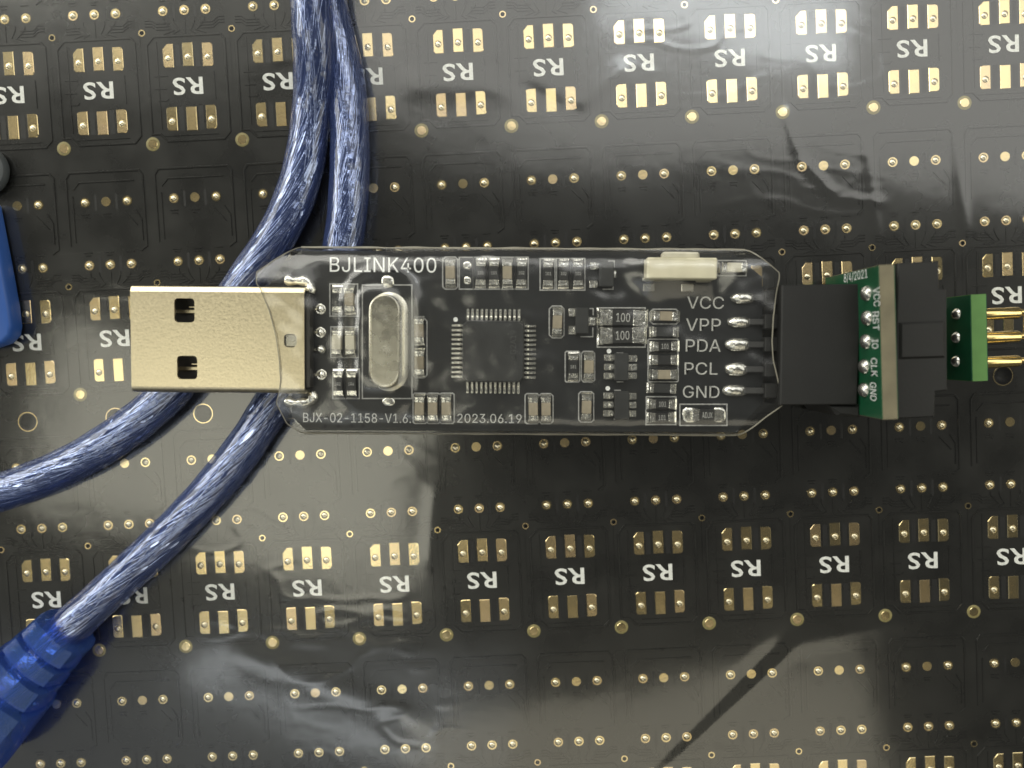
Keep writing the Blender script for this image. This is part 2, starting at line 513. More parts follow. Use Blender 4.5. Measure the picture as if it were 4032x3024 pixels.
def relief():
    """soldermask relief over traces and the dark routed slots of one cell (y up)"""
    mb = MB()
    def rib(pts, w=0.24, h=0.045, closed=False):
        h *= 2.3
        mb.ribbon([(x, -y) for x, y in pts], w, h, 0.0, 0, closed)
    rib([(-4.3, -4.6), (-3.5, -5.5), (4.0, -5.5), (4.4, -5.0), (4.4, 5.2), (3.7, 5.95), (-2.6, 5.95), (-3.4, 5.1), (-4.3, 5.1)], closed=True)
    rib([(-2.9, 5.35), (3.1, 5.35)], 0.14, 0.03)
    rib([(-4.2, -18.0), (-3.8, -18.6), (4.0, -18.6), (4.4, -18.1), (4.4, -10.2), (3.7, -9.7)], 0.26, 0.05)
    rib([(-4.2, -18.0), (-4.2, -10.5)], 0.2)
    rib([(-3.5, -16.7), (-2.8, -17.5), (3.4, -17.5)], 0.2, 0.04)
    rib([(3.4, -14.2), (4.0, -13.2), (4.0, -10.8)], 0.16)
    rib([(-3.6, -16.0), (-3.6, -10.8)], 0.16, 0.035)
    for i, x in enumerate((-2.2, -1.2, 0.1, 1.2, 2.3)):
        t = (x - 0.1) * 0.55
        rib([(x, -7.5), (x, -7.15), (x - t * .35, -6.6), (0.1 + t, -6.1), (0.1 + t * 1.9, -5.75)], 0.13, 0.035)
    for k in range(3):
        o = 0.32 * k
        rib([(-4.3, -7.3 + o), (-3.6, -7.3 + o), (-3.1, -6.9 + o), (-1.6, -6.9 + o)], 0.13, 0.035)
        rib([(1.8, -6.9 + o), (3.2, -6.9 + o), (3.8, -7.4 + o), (4.5, -7.4 + o)], 0.13, 0.035)
    for x in (-2.25, 0.12):
        rib([(x - 0.45, -13.95), (x + 0.45, -13.95)], 0.12, 0.04)
        rib([(x - 0.35, -13.65), (x + 0.25, -13.65), (x + 0.4, -13.5)], 0.10, 0.04)
        rib([(x - 0.45, -9.65), (x + 0.45, -9.65)], 0.12, 0.04)
        rib([(x - 0.3, -9.35), (x + 0.3, -9.35)], 0.10, 0.04)
    rib([(2.2, -14.0), (3.2, -12.9), (3.5, -12.5)], 0.13, 0.04)
    rib([(2.0, -9.65), (2.9, -9.65)], 0.12, 0.04)
    rib([(-3.7, -1.2), (-2.2, -1.2)], 0.10, 0.035); rib([(-3.7, 0.2), (-2.4, 0.2)], 0.10, 0.035)
    rib([(-3.4, 1.5), (-2.4, 1.5), (-2.2, 1.25)], 0.10, 0.035); rib([(3.0, -1.5), (3.0, 1.6)], 0.12, 0.035)
    rib([(-3.2, -5.0), (-3.2, 4.6)], 0.10, 0.03)
    for (x, y0, y1, w) in [(-0.92, -4.6, -2.1, .52), (1.3, -4.6, -2.1, .52), (-0.92, 2.2, 4.85, .56), (1.28, 2.2, 4.85, .56)]:
        mb.add([(x - w / 2, -y1, .012), (x + w / 2, -y1, .012), (x + w / 2, -y0, .012), (x - w / 2, -y0, .012)], [(0, 1, 2, 3)], 1)
    for (x, y0, y1, w) in [(-1.05, -16.1, -14.3, .26), (1.3, -16.1, -14.3, .26), (-1.05, -9.2, -7.3, .30), (1.3, -9.2, -7.3, .30)]:
        mb.add([(p[0], p[1], .012) for p in rrect(x, -(y0 + y1) / 2, w, y1 - y0, .12, 2)], [tuple(range(12))], 1)
    return mb.data("mask_relief", ["mask", "slot"])
relief_mesh = relief()

# board surface, cell by cell with its drilled holes, in one slab
NC0, NC1 = -3, 12
mb = MB()
def tile(y0, y1, ring):
    hs = [circ(x, -y, HOLE_R) for x, y in pad_holes] + [circ(x, -y, 0.41, 14) for x, y in dot_holes] + [circ(VIA[0] + 0.2, -VIA[1], 0.26, 10)]
    if ring:
        hs.append(circ(RING[0], -RING[1], 1.03, 20))
    t = MB().prism([(-5, -y1), (5, -y1), (5, -y0), (-5, -y0)], None, 0.0, holes=hs)
    return t
t_std, t_ring, t_last = tile(-19.4, 8.1, False), tile(-19.4, 10.06, True), None
for r in range(-1, 5):
    tl = t_ring if r == 1 else t_std
    for c in range(NC0, NC1 + 1):
        x, y = cell_xy(c, r)
        x = c * PITCH - A0
        mb.add([(vx + x, vy + y, vz) for vx, vy, vz in tl.v], tl.f)
xa, xb = NC0 * PITCH - A0 - 5, NC1 * PITCH - A0 + 5
ya, yb = cell_xy(0, 4)[1] - 8.1, cell_xy(0, -1)[1] + 19.4
for (u, v) in (((xa, ya), (xb, ya)), ((xb, ya), (xb, yb)), ((xb, yb), (xa, yb)), ((xa, yb), (xa, ya))):
    mb.add([(*u, -1.6), (*v, -1.6), (*v, 0.0), (*u, 0.0)], [(0, 1, 2, 3)])
mb.add([(xa, ya, -1.6), (xb, ya, -1.6), (xb, yb, -1.6), (xa, yb, -1.6)], [(3, 2, 1, 0)])
panel = mb.build("circuit_panel", "mask")
tag(panel, "black circuit board panel with rows of gold pads lettered RS", "circuit panel")

OUTM = ["gold", "gold_bowl", "slot", "resin", "silk", "mask"]
outer = MB()                               # what lies beyond the photograph's frame, as one part
def in_frame(x, y, m=30):
    px, py = proj((x, y, 0))
    return -m < px < 4032 + m and -m < py < 3024 + m
def merge(me, x, y):
    idx = [OUTM.index(mt.name) for mt in me.materials]
    o = len(outer.v)
    outer.v += [(v.co.x / S + x, v.co.y / S + y, v.co.z / S) for v in me.vertices]
    for p in me.polygons:
        outer.f.append(tuple(i_ + o for i_ in p.vertices)); outer.mi.append(idx[p.material_index])
def add_el(name, me, x, y, m=30):
    if not in_frame(x, y, m):
        merge(me, x, y)
        return None
    return put(name, me, panel, (x, y, 0))
for r in range(-1, 5):
    for c in range(NC0, NC1 + 1):
        cx, cy = cell_xy(c, r)
        for (x, y, k) in TOPPAD + BOTPAD:
            hy = -(0.25 if k in 'lmr' else 0.24)
            o = add_el("solder_pad", pad_mesh[k], cx + x, cy - y, m=45)
            if k != 'M':
                if o:
                    put("via_hole", dimple_mesh, o, (0, hy, 0))
                else:
                    merge(dimple_mesh, cx + x, cy - y + hy)
        for i, (x, y) in enumerate(ROW_A):
            if i == 1:
                add_el("round_pad", flat_mesh, cx + x, cy - y)
            else:
                add_el("plated_hole", dot_mesh, cx + x, cy - y)
        for (x, y) in ROW_B:
            add_el("plated_hole", dot_mesh, cx + x, cy - y)
        add_el("via", via_mesh, cx + VIA[0] + 0.2, cy - VIA[1])
        add_el("fiducial_spot", spot_mesh, cx + SPOT[0], cy - SPOT[1])
        if r == 1:
            add_el("mounting_hole", hole_mesh, cx + RING[0], cy - RING[1], m=45)
        add_el("lettering", rs_mesh, cx, cy, m=65)
        if in_frame(cx, cy + 6, 500):
            put("mask_relief", relief_mesh, panel, (cx, cy, 0))
        else:
            merge(relief_mesh, cx, cy)
outer.build("pad_field", OUTM, panel, smooth=40)["kind"] = "stuff"

# ------------------------------------------------------------------ the clear bag film over the panel
def seg_d(px, py, a, b):
    ax, ay = a; bx, by = b
    t = max(0, min(1, ((px - ax) * (bx - ax) + (py - ay) * (by - ay)) / ((bx - ax) ** 2 + (by - ay) ** 2)))
    qx, qy = ax + t * (bx - ax), ay + t * (by - ay)
    return math.hypot(px - qx, py - qy), t, (px - ax) * (by - ay) - (py - ay) * (bx - ax)
CREASES = [  # photo pixels: from, to, half width, height mm
    ((2440, 3120), (3090, 2500), 30, -0.075), ((2560, 3080), (3130, 2540), 22, 0.05), ((2060, 2330), (2640, 2250), 45, 0.05), ((2080, 2215), (2560, 2200), 32, 0.045),
    ((1560, 330), (2100, 330), 60, 0.05), ((1900, 250), (2250, 460), 45, -0.06), ((2250, 420), (2480, 260), 40, 0.05),
    ((3080, 420), (3140, 620), 18, 0.05), ((3140, 620), (3290, 780), 18, 0.05), ((3290, 780), (3480, 800), 20, 0.04),
    ((900, 2560), (1700, 2860), 70, 0.08), ((3400, 540), (3460, 1000), 20, 0.04), ((3750, 500), (3800, 950), 20, 0.04),
    ((1720, 1900), (1690, 2250), 40, 0.05), ((3050, 2540), (3700, 2420), 50, 0.06),
]
def film_z(x, y):
    z = 0.30
    z += 0.26 * noise.noise(Vector((x / 33.0, y / 27.0, 3.1)))
    z += 0.055 * noise.noise(Vector((x / 12.0 + 9, y / 11.0, 1.7)))
    z += 0.006 * noise.noise(Vector((x / 4.2, y / 4.6 + 5, 8.2)))
    # fine crinkles, in places only
    k = noise.noise(Vector((x / 16.0 - 4, y / 13.0, 6.6)))
    if k > 0.05:
        r = 1 - abs(noise.noise(Vector((x / 6.5 + 0.6 * y / 6.5, y / 2.6, 2.3))))
        z += 0.016 * min(1, k * 3) * max(0, r - 0.86) / 0.14
    px, py = proj((x, y, 0))
    for a, b, w, h in CREASES:
        d, t, s = seg_d(px, py, a, b)
        if d < 3 * w:
            z += h * math.exp(-(d / w) ** 2) * min(1, 6 * t * (1 - t) + 0.25)
    return max(0.09, z)
NX, NY = 480, 372
fx0, fx1, fy0, fy1 = -72.0, 72.0, -54.0, 58.0
mb = MB()
vs = [(x, y, film_z(x, y)) for y in np.linspace(fy0, fy1, NY) for x in np.linspace(fx0, fx1, NX)]
fs = [(j * NX + i, j * NX + i + 1, (j + 1) * NX + i + 1, (j + 1) * NX + i) for j in range(NY - 1) for i in range(NX - 1)]
mb.add(vs, fs)
bag = mb.build("plastic_bag", "bag_film", smooth=180)
tag(bag, "clear wrinkled plastic bag film lying over the black circuit panel", "plastic bag")

# ------------------------------------------------------------------ blue cables
def cable(name, pts, label, r=2.13, lim=None):
    root = empty(name, (pts[0][0], pts[0][1], 0))
    off = Vector((pts[0][0], pts[0][1], 0))
    path = [p - off for p in catmull(pts, 0.55)]
    fr = frames(path)
    jm = MB()
    sweep(jm, fr, lambda i: r * (1 + 0.012 * math.sin(i * 0.31) + 0.010 * math.sin(i * 0.83)), 28)
    jm.build("jacket", "jacket", root, smooth=80)
    cm = MB()
    sweep(cm, fr, r * 0.68, 18)
    cm.build("core", "core", root, smooth=80)
    bm_ = MB()
    rnd = random.Random(len(pts) * 3)
    tot = [0.0]
    for i in range(1, len(path)):
        tot.append(tot[-1] + (path[i] - path[i - 1]).length)
    for k in range(240):
        a0 = 2 * math.pi * rnd.random()
        pitch = rnd.choice((34.0, 45.0, 60.0, 90.0, -120.0)) * rnd.uniform(0.9, 1.1)
        rr = r * rnd.uniform(0.66, 0.84)
        w = rnd.uniform(0.025, 0.085)
        i0 = rnd.randrange(0, len(path) - 4) if k % 3 else 0
        i1 = min(len(path), i0 + rnd.randrange(14, 70)) if k % 3 else len(path)
        ph = rnd.random() * 6
        st = []
        for i in range(i0, i1):
            p, t, a, b = fr[i]
            an = a0 + 2 * math.pi * tot[i] / pitch
            rad = rr + 0.07 * math.sin(tot[i] * 1.1 + ph)
            st.append((p + (a * math.cos(an) + b * math.sin(an)) * rad, t, a * math.cos(an) + b * math.sin(an), -a * math.sin(an) + b * math.cos(an)))
        vs, fs = [], []
        for i, (p, t, u, v) in enumerate(st):
            vs += [p + v * w, p + u * w * 0.45, p - v * w, p - u * w * 0.45]
        for i in range(len(st) - 1):
            for q in range(4):
                fs.append((i * 4 + q, i * 4 + (q + 1) % 4, (i + 1) * 4 + (q + 1) % 4, (i + 1) * 4 + q))
        if fs:
            bm_.add(vs, fs)
    for k in range(260):                   # foil flakes added to give glints along the braid
        i = rnd.randrange(2, len(path) - 8)
        an = rnd.uniform(0, 2 * math.pi)
        ln, w, tw = rnd.randrange(2, 6), rnd.uniform(0.05, 0.20), rnd.uniform(-0.5, 0.5)
        vs = []
        for q in range(ln + 1):
            p, t, a, b = fr[i + q]
            al = an + 0.06 * q
            u, v = a * math.cos(al) + b * math.sin(al), -a * math.sin(al) + b * math.cos(al)
            c_ = p + u * (r * 0.87)
            ww = w * math.sin(math.pi * (q + 0.4) / (ln + 0.8))
            vs += [c_ + v * ww + u * (tw * ww), c_ - v * ww - u * (tw * ww), c_ - u * 0.03]
        bm_.add(vs, [f_ for q in range(ln) for f_ in ((q * 3, q * 3 + 1, q * 3 + 4, q * 3 + 3), (q * 3 + 1, q * 3 + 2, q * 3 + 5, q * 3 + 4), (q * 3 + 2, q * 3, q * 3 + 3, q * 3 + 5))])
    o = bm_.build("foil_braid", "foil", root, smooth=60)
    o["kind"] = "stuff"
    tag(root, label, "cable", "blue cables under the stick")
    return root, fr, off
CZ = 2.50
A_px = [(1212, -260, 6.0), (1222, -60, 6.0), (1232, 120, 5.5), (1238, 280, 4.2), (1228, 450, 2.8), (1185, 700, CZ), (1105, 900, CZ), (970, 1110, CZ), (820, 1330, CZ), (665, 1545, CZ),
        (500, 1690, CZ), (330, 1800, CZ), (150, 1885, CZ), (-20, 1945, CZ), (-260, 2010, CZ)]
B_px = [(1245, -260, CZ), (1275, -60, CZ), (1310, 100, CZ), (1350, 270, CZ), (1374, 450, CZ), (1376, 700, CZ), (1352, 950, CZ), (1290, 1200, CZ), (1190, 1410, CZ), (1068, 1600, CZ),
        (960, 1765, CZ), (830, 1930, CZ), (640, 2130, CZ + .1), (420, 2335, CZ + .6), (275, 2470, CZ + 1.1), (150, 2600, CZ + 1.5), (0, 2750, CZ + 1.9), (-110, 2868, CZ + 2.3)]
cabA, frA, offA = cable("blue_cable", [P(*p) for p in A_px], "translucent blue cable running beneath the metal plug to the side edge")
cabB, frB, offB = cable("blue_cable", [P(*p) for p in B_px], "translucent blue cable with moulded strain relief in the corner")
# strain relief moulded round cable B
e0 = P(265, 2480, CZ + 1.1) - offB
e1 = P(-150, 2910, CZ + 2.4) - offB
ax = (e1 - e0).normalized()
L = (e1 - e0).length
mb = MB()
prof = [(0.0, 2.15), (0.02, 3.0), (0.25, 3.2), (2.0, 3.3), (2.05, 2.75), (2.6, 2.75), (2.65, 3.4), (4.4, 3.5), (4.45, 2.95), (5.1, 2.95), (5.15, 3.75), (7.4, 4.0), (7.45, 3.5), (8.1, 3.5), (8.15, 4.35), (L, 5.3)]
fr = frames([e0 + ax * s for s, _ in prof])
fr = [(p, ax, *fr[0][2:]) for (p, *_r) in fr]
sq = lambda a: 1.0 / max(abs(math.cos(a)), abs(math.sin(a))) ** 0.45
sweep(mb, fr, lambda i: prof[i][1], 32, sec=sq)
mb.v = [(x + random.uniform(-.06, .06), y + random.uniform(-.06, .06), z + random.uniform(-.07, .07)) for x, y, z in mb.v]
mb.build("strain_relief", "moulded_blue", cabB, smooth=18)
mb = MB()
for (s, w, sd, l) in ((3.3, 1.3, 0.25, 1.5), (6.0, 1.4, 0.1, 1.8), (0.9, 0.9, -0.8, 0.9)):
    p, t, a, b = fr[0]
    c = e0 + ax * s + a * 2.95 + b * sd
    q = [c + ax * (l / 2 * i) + b * (w / 2 * j) for i, j in ((-1, -1), (1, -1), (1, 1), (-1, 1))]
    mb.add(q + [v - a * 0.5 for v in q], [(0, 1, 2, 3), (4, 7, 6, 5), (0, 4, 5, 1), (1, 5, 6, 2), (2, 6, 7, 3), (3, 7, 4, 0)])
o = mb.build("foil_window", "foil", cabB)

# ------------------------------------------------------------------ things at the photograph's side edge
bp_px = [(-10, 800), (38, 1050), (66, 1205), (76, 1285), (70, 1325), (45, 1352), (0, 1368), (-60, 1380), (-420, 1390), (-420, 800)]
ZB = 2.6
poly = [P(x, y, 1.2) for x, y in bp_px]
c0 = sum(poly, Vector()) / len(poly)
mb = MB()
def inset(pl, k):
    return [(p.x + (c0.x - p.x) * k, p.y + (c0.y - p.y) * k) for p in pl]
rings = [(0.03, 0.5), (0.0, 0.9), (0.0, ZB - 1.0), (0.01, ZB - 0.45), (0.04, ZB - 0.12), (0.09, ZB)]
n = len(poly)
vs = [(x - c0.x, y - c0.y, z) for k, z in rings for x, y in inset(poly, k)]
fs = [(i * n + (k + 1) % n, i * n + k, (i + 1) * n + k, (i + 1) * n + (k + 1) % n) for i in range(len(rings) - 1) for k in range(n)]
fs += [tuple(reversed(range((len(rings) - 1) * n, len(rings) * n))), tuple(range(n))]
mb.add(vs, fs)
o = mb.build("blue_plastic_piece", "blue_plastic", None, (c0.x, c0.y, 0), smooth=40)
tag(o, "smooth opaque blue plastic piece with rounded corner beside the cable's RS pads", "plastic piece")
c0 = P(-64, 672, 1.0)
mb = MB().lathe([(2.55, 0.5), (2.7, 0.7), (2.7, 1.2), (2.5, 1.5), (2.1, 1.6), (0, 1.65)], 36)
o = mb.build("rubber_disc", "grey_rubber", None, (c0.x, c0.y, 0), smooth=40)
tag(o, "dark grey round disc just above the blue plastic piece", "disc")

# ------------------------------------------------------------------ the USB stick
ZT = 7.0                                  # top of its circuit board
b0 = P(2050, 1345, ZT)
dx = P(2870, 985, ZT) - P(1185, 972, ZT)
PHI = math.atan2(dx.y, dx.x)
RI = Matrix.Rotation(-PHI, 3, 'Z')
K = pxmm(2050, 1345, ZT)                  # photo pixels per mm on the board
stick = empty("usb_programmer", (b0.x, b0.y, 0), PHI)
tag(stick, "black USB stick circuit board in a clear sleeve, lettered BJLINK400", "usb stick")
def BL(px, py, z=ZT):
    v = RI @ (P(px, py, z) - Vector((b0.x, b0.y, 0)))
    return Vector((v.x, v.y, z))
ZS = 800 / 1659
def Z1(x, y): return 1000 + x * ZS, 940 + y * ZS
def Z2(x, y): return 1700 + x * ZS, 940 + y * ZS
def Z3(x, y): return 2300 + x * ZS, 940 + y * ZS
def zmm(v): return v * ZS / K
hmap = []                                 # (px0, px1, py0, py1, height) for the sleeve
def note(px, py, w, h, z):
    hmap.append((px - w / 2, px + w / 2, py - h / 2, py + h / 2, z))

brd_px = [(1193, 985), (2880, 993), (3000, 1090), (3005, 1580), (2895, 1702), (1205, 1694), (1150, 1640), (1150, 1075)]
poly = [tuple(BL(x, y)[:2]) for x, y in brd_px]
board = MB().prism(poly, ZT - 1.2, ZT).build("circuit_board", "board_black", stick)

def silk_loop(zf, x0, y0, x1, y1, mat="silk_line", w=0.14, cut=0):
    if cut:
        pts = [(x0 + cut, y0), (x1 - cut, y0), (x1, y0 + cut), (x1, y1 - cut), (x1 - cut, y1), (x0 + cut, y1), (x0, y1 - cut), (x0, y0 + cut)]
    else:
        pts = [(x0, y0), (x1, y0), (x1, y1), (x0, y1)]
    mb = MB().ribbon([tuple(BL(*zf(x, y))[:2]) for x, y in pts], w, 0.03, ZT, 0, True)
    return mb.build("outline_marking", mat, board)
def btext(zf, s, x0, y0, x1, y1, mat="silk", z=ZT, parent=None, name="lettering", spacing=1.0):
    c = BL(*zf((x0 + x1) / 2, (y0 + y1) / 2), z)
    return text_mb(s, zmm(x1 - x0), zmm(y1 - y0), spacing=spacing).build(name, mat, parent or board, (c.x, c.y, z + 0.02))

_chip = {}
def chip(zf, x, y, kind, vert=True, l=195, w=76, marks=None):
    c = BL(*zf(x, y))
    L_, W_ = zmm(l), zmm(w)
    h = {'res': 0.45, 'cap': 0.75, 'pale': 0.8, 'dio': 0.6, 'big': 0.55}[kind]
    body, term = {'res': ('resistor_black', 0.24), 'cap': ('ceramic', 0.25), 'pale': ('ceramic_pale', 0.22), 'dio': ('chip_plastic', 0.17), 'big': ('resistor_black', 0.28)}[kind]
    key = (kind, vert, round(l), round(w))
    if key not in _chip:
        s = (W_, L_) if vert else (L_, W_)
        bl = L_ * (1 - 2 * term) if kind in ('res', 'big') else L_ * (1 - term * 2) * 1.02
        bs = (W_ * 0.98, bl) if vert else (bl, W_ * 0.98)
        mb = MB().box((0, 0, h / 2), (*bs, h), 0.04)
        if kind in ('res', 'big'):
            mb.box((0, 0, h / 2 - .04), ((bs[0] * .96, L_ * .93, h - .1) if vert else (L_ * .93, bs[1] * .96, h - .1)))
        bd = mb.data("body", body)
        tl = L_ * term
        def term_mb(sgn):
            o = sgn * (L_ / 2 - tl / 2)
            so = sgn * (L_ / 2 + 0.16)
            mb = MB()
            c2 = (0, o, h / 2 + 0.01) if vert else (o, 0, h / 2 + 0.01)
            mb.box(c2, (W_ * 1.02, tl, h + 0.04) if vert else (tl, W_ * 1.02, h + 0.04), 0.07)
            # solder fillet sloping from the end cap to the land
            hw = W_ * 0.56
            pr = [(-tl * .25, 0.0), (0.30, 0.0), (0.30, 0.05), (0.12, h * .32), (0.0, h * .75), (-tl * .25, h * .75)]
            vs = []
            for sd in (-hw, hw):
                for (a, z) in pr:
                    t = sgn * (L_ / 2 + a)
                    vs.append((sd, t, z) if vert else (t, sd, z))
            n = len(pr)
            fs = [(i, (i + 1) % n, n + (i + 1) % n, n + i) for i in range(n)] + [tuple(range(n)), tuple(reversed(range(n, 2 * n)))]
            mb.add(vs, fs)
            return mb.data("terminal", "solder")
        _chip[key] = (bd, term_mb(1), term_mb(-1))
    bd, ta, tb2 = _chip[key]
    nm = {'res': 'chip_resistor', 'cap': 'chip_capacitor', 'pale': 'chip_capacitor', 'dio': 'diode', 'big': 'power_resistor'}[kind]
    o = put(nm, bd, stick, (c.x, c.y, ZT), random.uniform(-0.03, 0.03))
    put("terminal", ta, o); put("terminal", tb2, o)
    px, py = zf(x, y)
    note(px, py, (w if vert else l) * ZS, (l if vert else w) * ZS, h)
    if marks:
        text_mb(marks, zmm(w * .62) if vert else L_ * .30, zmm(26) if vert else W_ * .55, z_or(vert), z_or2(vert), (0, 0, h + 0.015)).build("lettering", "silk_dim", o)
    return o
def z_or(vert): return (1, 0, 0)
def z_or2(vert): return (0, 1, 0)
def land(zf, x, y, w, h, hz=0.12, name="solder_joint", parent=None):
    c = BL(*zf(x, y))
    W_, H_ = zmm(w), zmm(h)
    mb = MB()
    prof = [(1.0, 0.0), (0.96, hz * .4), (0.75, hz * .8), (0.35, hz)]
    vs, fs, n = [], [], 12
    for (k, z) in prof:
        for i in range(n):
            a = 2 * math.pi * i / n
            ca, sa = math.cos(a), math.sin(a)
            q = 1 / max(abs(ca), abs(sa)) ** 0.7
            vs.append((W_ / 2 * k * ca * q * random.uniform(.94, 1.05), H_ / 2 * k * sa * q * random.uniform(.94, 1.05), z * random.uniform(.85, 1.1)))
    for i in range(len(prof) - 1):
        for k in range(n):
            fs.append((i * n + k, i * n + (k + 1) % n, (i + 1) * n + (k + 1) % n, (i + 1) * n + k))
    fs.append(tuple(range((len(prof) - 1) * n, len(prof) * n)))
    mb.add(vs, fs)
    px, py = zf(x, y)
    note(px, py, w * ZS, h * ZS, hz)
    return mb.build(name, "solder", parent or stick, (c.x, c.y, ZT), smooth=60)

# printed lettering and outlines
btext(Z1, "BJLINK400", 620, 152, 1488, 274, spacing=1.03)
btext(Z1, "BJX-02-1158-V1.6.", 398, 1424, 1285, 1502, mat="silk_dim")
btext(Z2, "2023.06.19", 207, 1430, 735, 1505, mat="silk_dim")
for s, x0, x1, yc in (("VCC", 842, 1140, 522), ("VPP", 832, 1115, 702), ("PDA", 830, 1115, 872), ("PCL", 820, 1090, 1060), ("GND", 806, 1105, 1250)):
    btext(Z3, s, x0, yc - 50, x1, yc + 50, mat="silk_dim")
for bx in ((620, 370, 735, 632), (735, 370, 846, 632), (628, 720, 738, 970), (738, 720, 852, 970), (645, 1065, 750, 1305), (750, 1065, 860, 1305), (885, 378, 1290, 1305)):
    silk_loop(Z1, *bx)
silk_loop(Z1, 1300, 650, 1412, 1135, cut=22)
for bx in ((1300, 1262, 1412, 1508), (1412, 1262, 1518, 1508), (1518, 1262, 1635, 1508)):
    silk_loop(Z1, *bx, cut=12)
silk_loop(Z2, 90, 150, 212, 412, cut=20)
for a, b in ((225, 340), (340, 452), (452, 563), (563, 678), (678, 787)):
    silk_loop(Z2, a, 152, b, 412)
for a, b in ((885, 1005), (1018, 1135), (1135, 1250)):
    silk_loop(Z2, a, 162, b, 420)
silk_loop(Z2, 960, 550, 1080, 810, cut=24)
silk_loop(Z2, 1090, 920, 1208, 1170, cut=10); silk_loop(Z2, 1222, 920, 1330, 1170, cut=18)
silk_loop(Z2, 1200, 1250, 1322, 1497, cut=18)
silk_loop(Z2, 762, 1265, 875, 1510, cut=14); silk_loop(Z2, 875, 1265, 990, 1510, cut=20)
silk_loop(Z3, 108, 565, 498, 885); silk_loop(Z3, 536, 576, 776, 696, cut=26)
for a, b in ((820, 932), (932, 1048), (1048, 1168)):
    silk_loop(Z3, 522, a, 768, b, cut=8)
silk_loop(Z3, 508, 1290, 750, 1402); silk_loop(Z3, 505, 1402, 748, 1518)
silk_loop(Z3, 1090, 178, 1322, 302); silk_loop(Z3, 782, 1352, 1166, 1525)
for (zf, x, y) in ((Z2, 195, 660), (Z3, 203, 918), (Z3, 193, 1222)):
    c = BL(*zf(x, y))
    MB().prism(circ(0, 0, 0.24, 12), 0, 0.03, bottom=False).build("index_dot", "silk", board, (c.x, c.y, ZT))
for x, y in ((580, 1530), (690, 1528), (800, 1526), (892, 1526)):
    c = BL(*Z1(x, y))
    MB().prism(circ(0, 0, 0.2, 10), 0, 0.02, bottom=False).build("via", "slot", board, (c.x, c.y, ZT))

# small chips
for z_, x, y, k, v in ((Z1, 684, 500, 'res', 1), (Z1, 788, 500, 'cap', 1), (Z1, 686, 848, 'pale', 1), (Z1, 795, 848, 'pale', 1),
                       (Z1, 1352, 752, 'cap', 1), (Z1, 1354, 1012, 'cap', 1),
                       (Z1, 1356, 1385, 'cap', 1), (Z1, 1464, 1385, 'cap', 1), (Z1, 1574, 1385, 'cap', 1),
                       (Z2, 155, 280, 'cap', 1), (Z2, 618, 282, 'cap', 1),
                       (Z2, 1024, 682, 'cap', 1), (Z2, 1280, 1045, 'cap', 1), (Z2, 1261, 1372, 'cap', 1), (Z2, 828, 1388, 'cap', 1), (Z2, 932, 1388, 'cap', 1),
                       (Z3, 660, 634, 'cap', 0), (Z3, 644, 1108, 'cap', 0), (Z3, 650, 762, 'dio', 0), (Z3, 630, 1220, 'dio', 0), (Z3, 1210, 240, 'pale', 0)):
    chip(z_, x, y, k, bool(v))
for z_, x, y, v, t in ((Z1, 692, 1185, 1, "1R2"), (Z1, 802, 1185, 1, "1R4"), (Z2, 402, 282, 1, "101"), (Z2, 509, 282, 1, "101"), (Z2, 733, 282, 1, "102"), (Z2, 950, 288, 1, "101"),
                       (Z2, 1075, 288, 1, "102"), (Z2, 1194, 288, 1, "102"), (Z2, 1154, 1045, 1, "181"), (Z3, 655, 878, 0, "101"), (Z3, 650, 990, 0, None), (Z3, 634, 1348, 0, "101"), (Z3, 630, 1457, 0, "101")):
    chip(z_, x, y, 'res', bool(v), marks=t)
land(Z2, 290, 218, 68, 70); land(Z2, 292, 342, 62, 66)
chip(Z3, 312, 645, 'big', False, 372, 128, "100"); chip(Z3, 308, 790, 'big', False, 360, 128, "100")
# fuse on two broad lands
land(Z3, 868, 1440, 130, 130, 0.1); land(Z3, 1098, 1440, 118, 130, 0.1)
c = BL(*Z3(990, 1436))
fz = MB().box((0, 0, 0.4), (zmm(112), zmm(92), 0.7), 0.06).build("fuse", "resistor_black", stick, (c.x, c.y, ZT))
text_mb("ADJX", zmm(84), zmm(48), o=(0, 0, 0.77)).build("lettering", "silk_dim", fz)
for sgn in (-1, 1):
    MB().box((sgn * zmm(86), 0, 0.32), (zmm(60), zmm(96), 0.6), 0.07).build("terminal", "solder", fz)
note(*Z3(990, 1436), 60, 50, 0.8)

# three-legged and six-legged packages
def package(zf, x, y, w, h, legs, lw, lh):
    c = BL(*zf(x, y))
    o = MB().box((0, 0, 0.55), (zmm(w), zmm(h), 0.9), 0.10).build("transistor", "chip_plastic", stick, (c.x, c.y, ZT))
    note(*zf(x, y), w * ZS, h * ZS, 1.0)
    for (lx, ly, sd) in legs:
        px, py, W_, H_ = zmm(lx - x), -zmm(ly - y), zmm(lw), zmm(lh)
        mb = MB().box((px, py, 0.10), (W_, H_, 0.18), 0.05).box((px + sd * -W_ * .33, py, 0.32), (W_ * .5, H_ * .72, 0.4), 0.08)
        mb.build("leg", "solder", o)
    return o
package(Z2, 1420, 300, 118, 196, ((1325, 225, -1), (1320, 372, -1), (1472, 288, 1)), 66, 62)
package(Z2, 1222, 672, 104, 212, ((1150, 604, -1), (1150, 746, -1), (1302, 672, 1)), 66, 68)
package(Z3, 296, 1046, 112, 226, [(200, yy, -1) for yy in (972, 1048, 1121)] + [(390, yy, 1) for yy in (976, 1048, 1118)], 80, 54)
package(Z3, 300, 1356, 116, 230, [(195, yy, -1) for yy in (1282, 1356, 1428)] + [(384, yy, 1) for yy in (1284, 1356, 1428)], 80, 54)
def dash(zf, pts):
    MB().ribbon([tuple(BL(*zf(*p))[:2]) for p in pts], 0.13, 0.03, ZT).build("outline_marking", "silk_line", board)
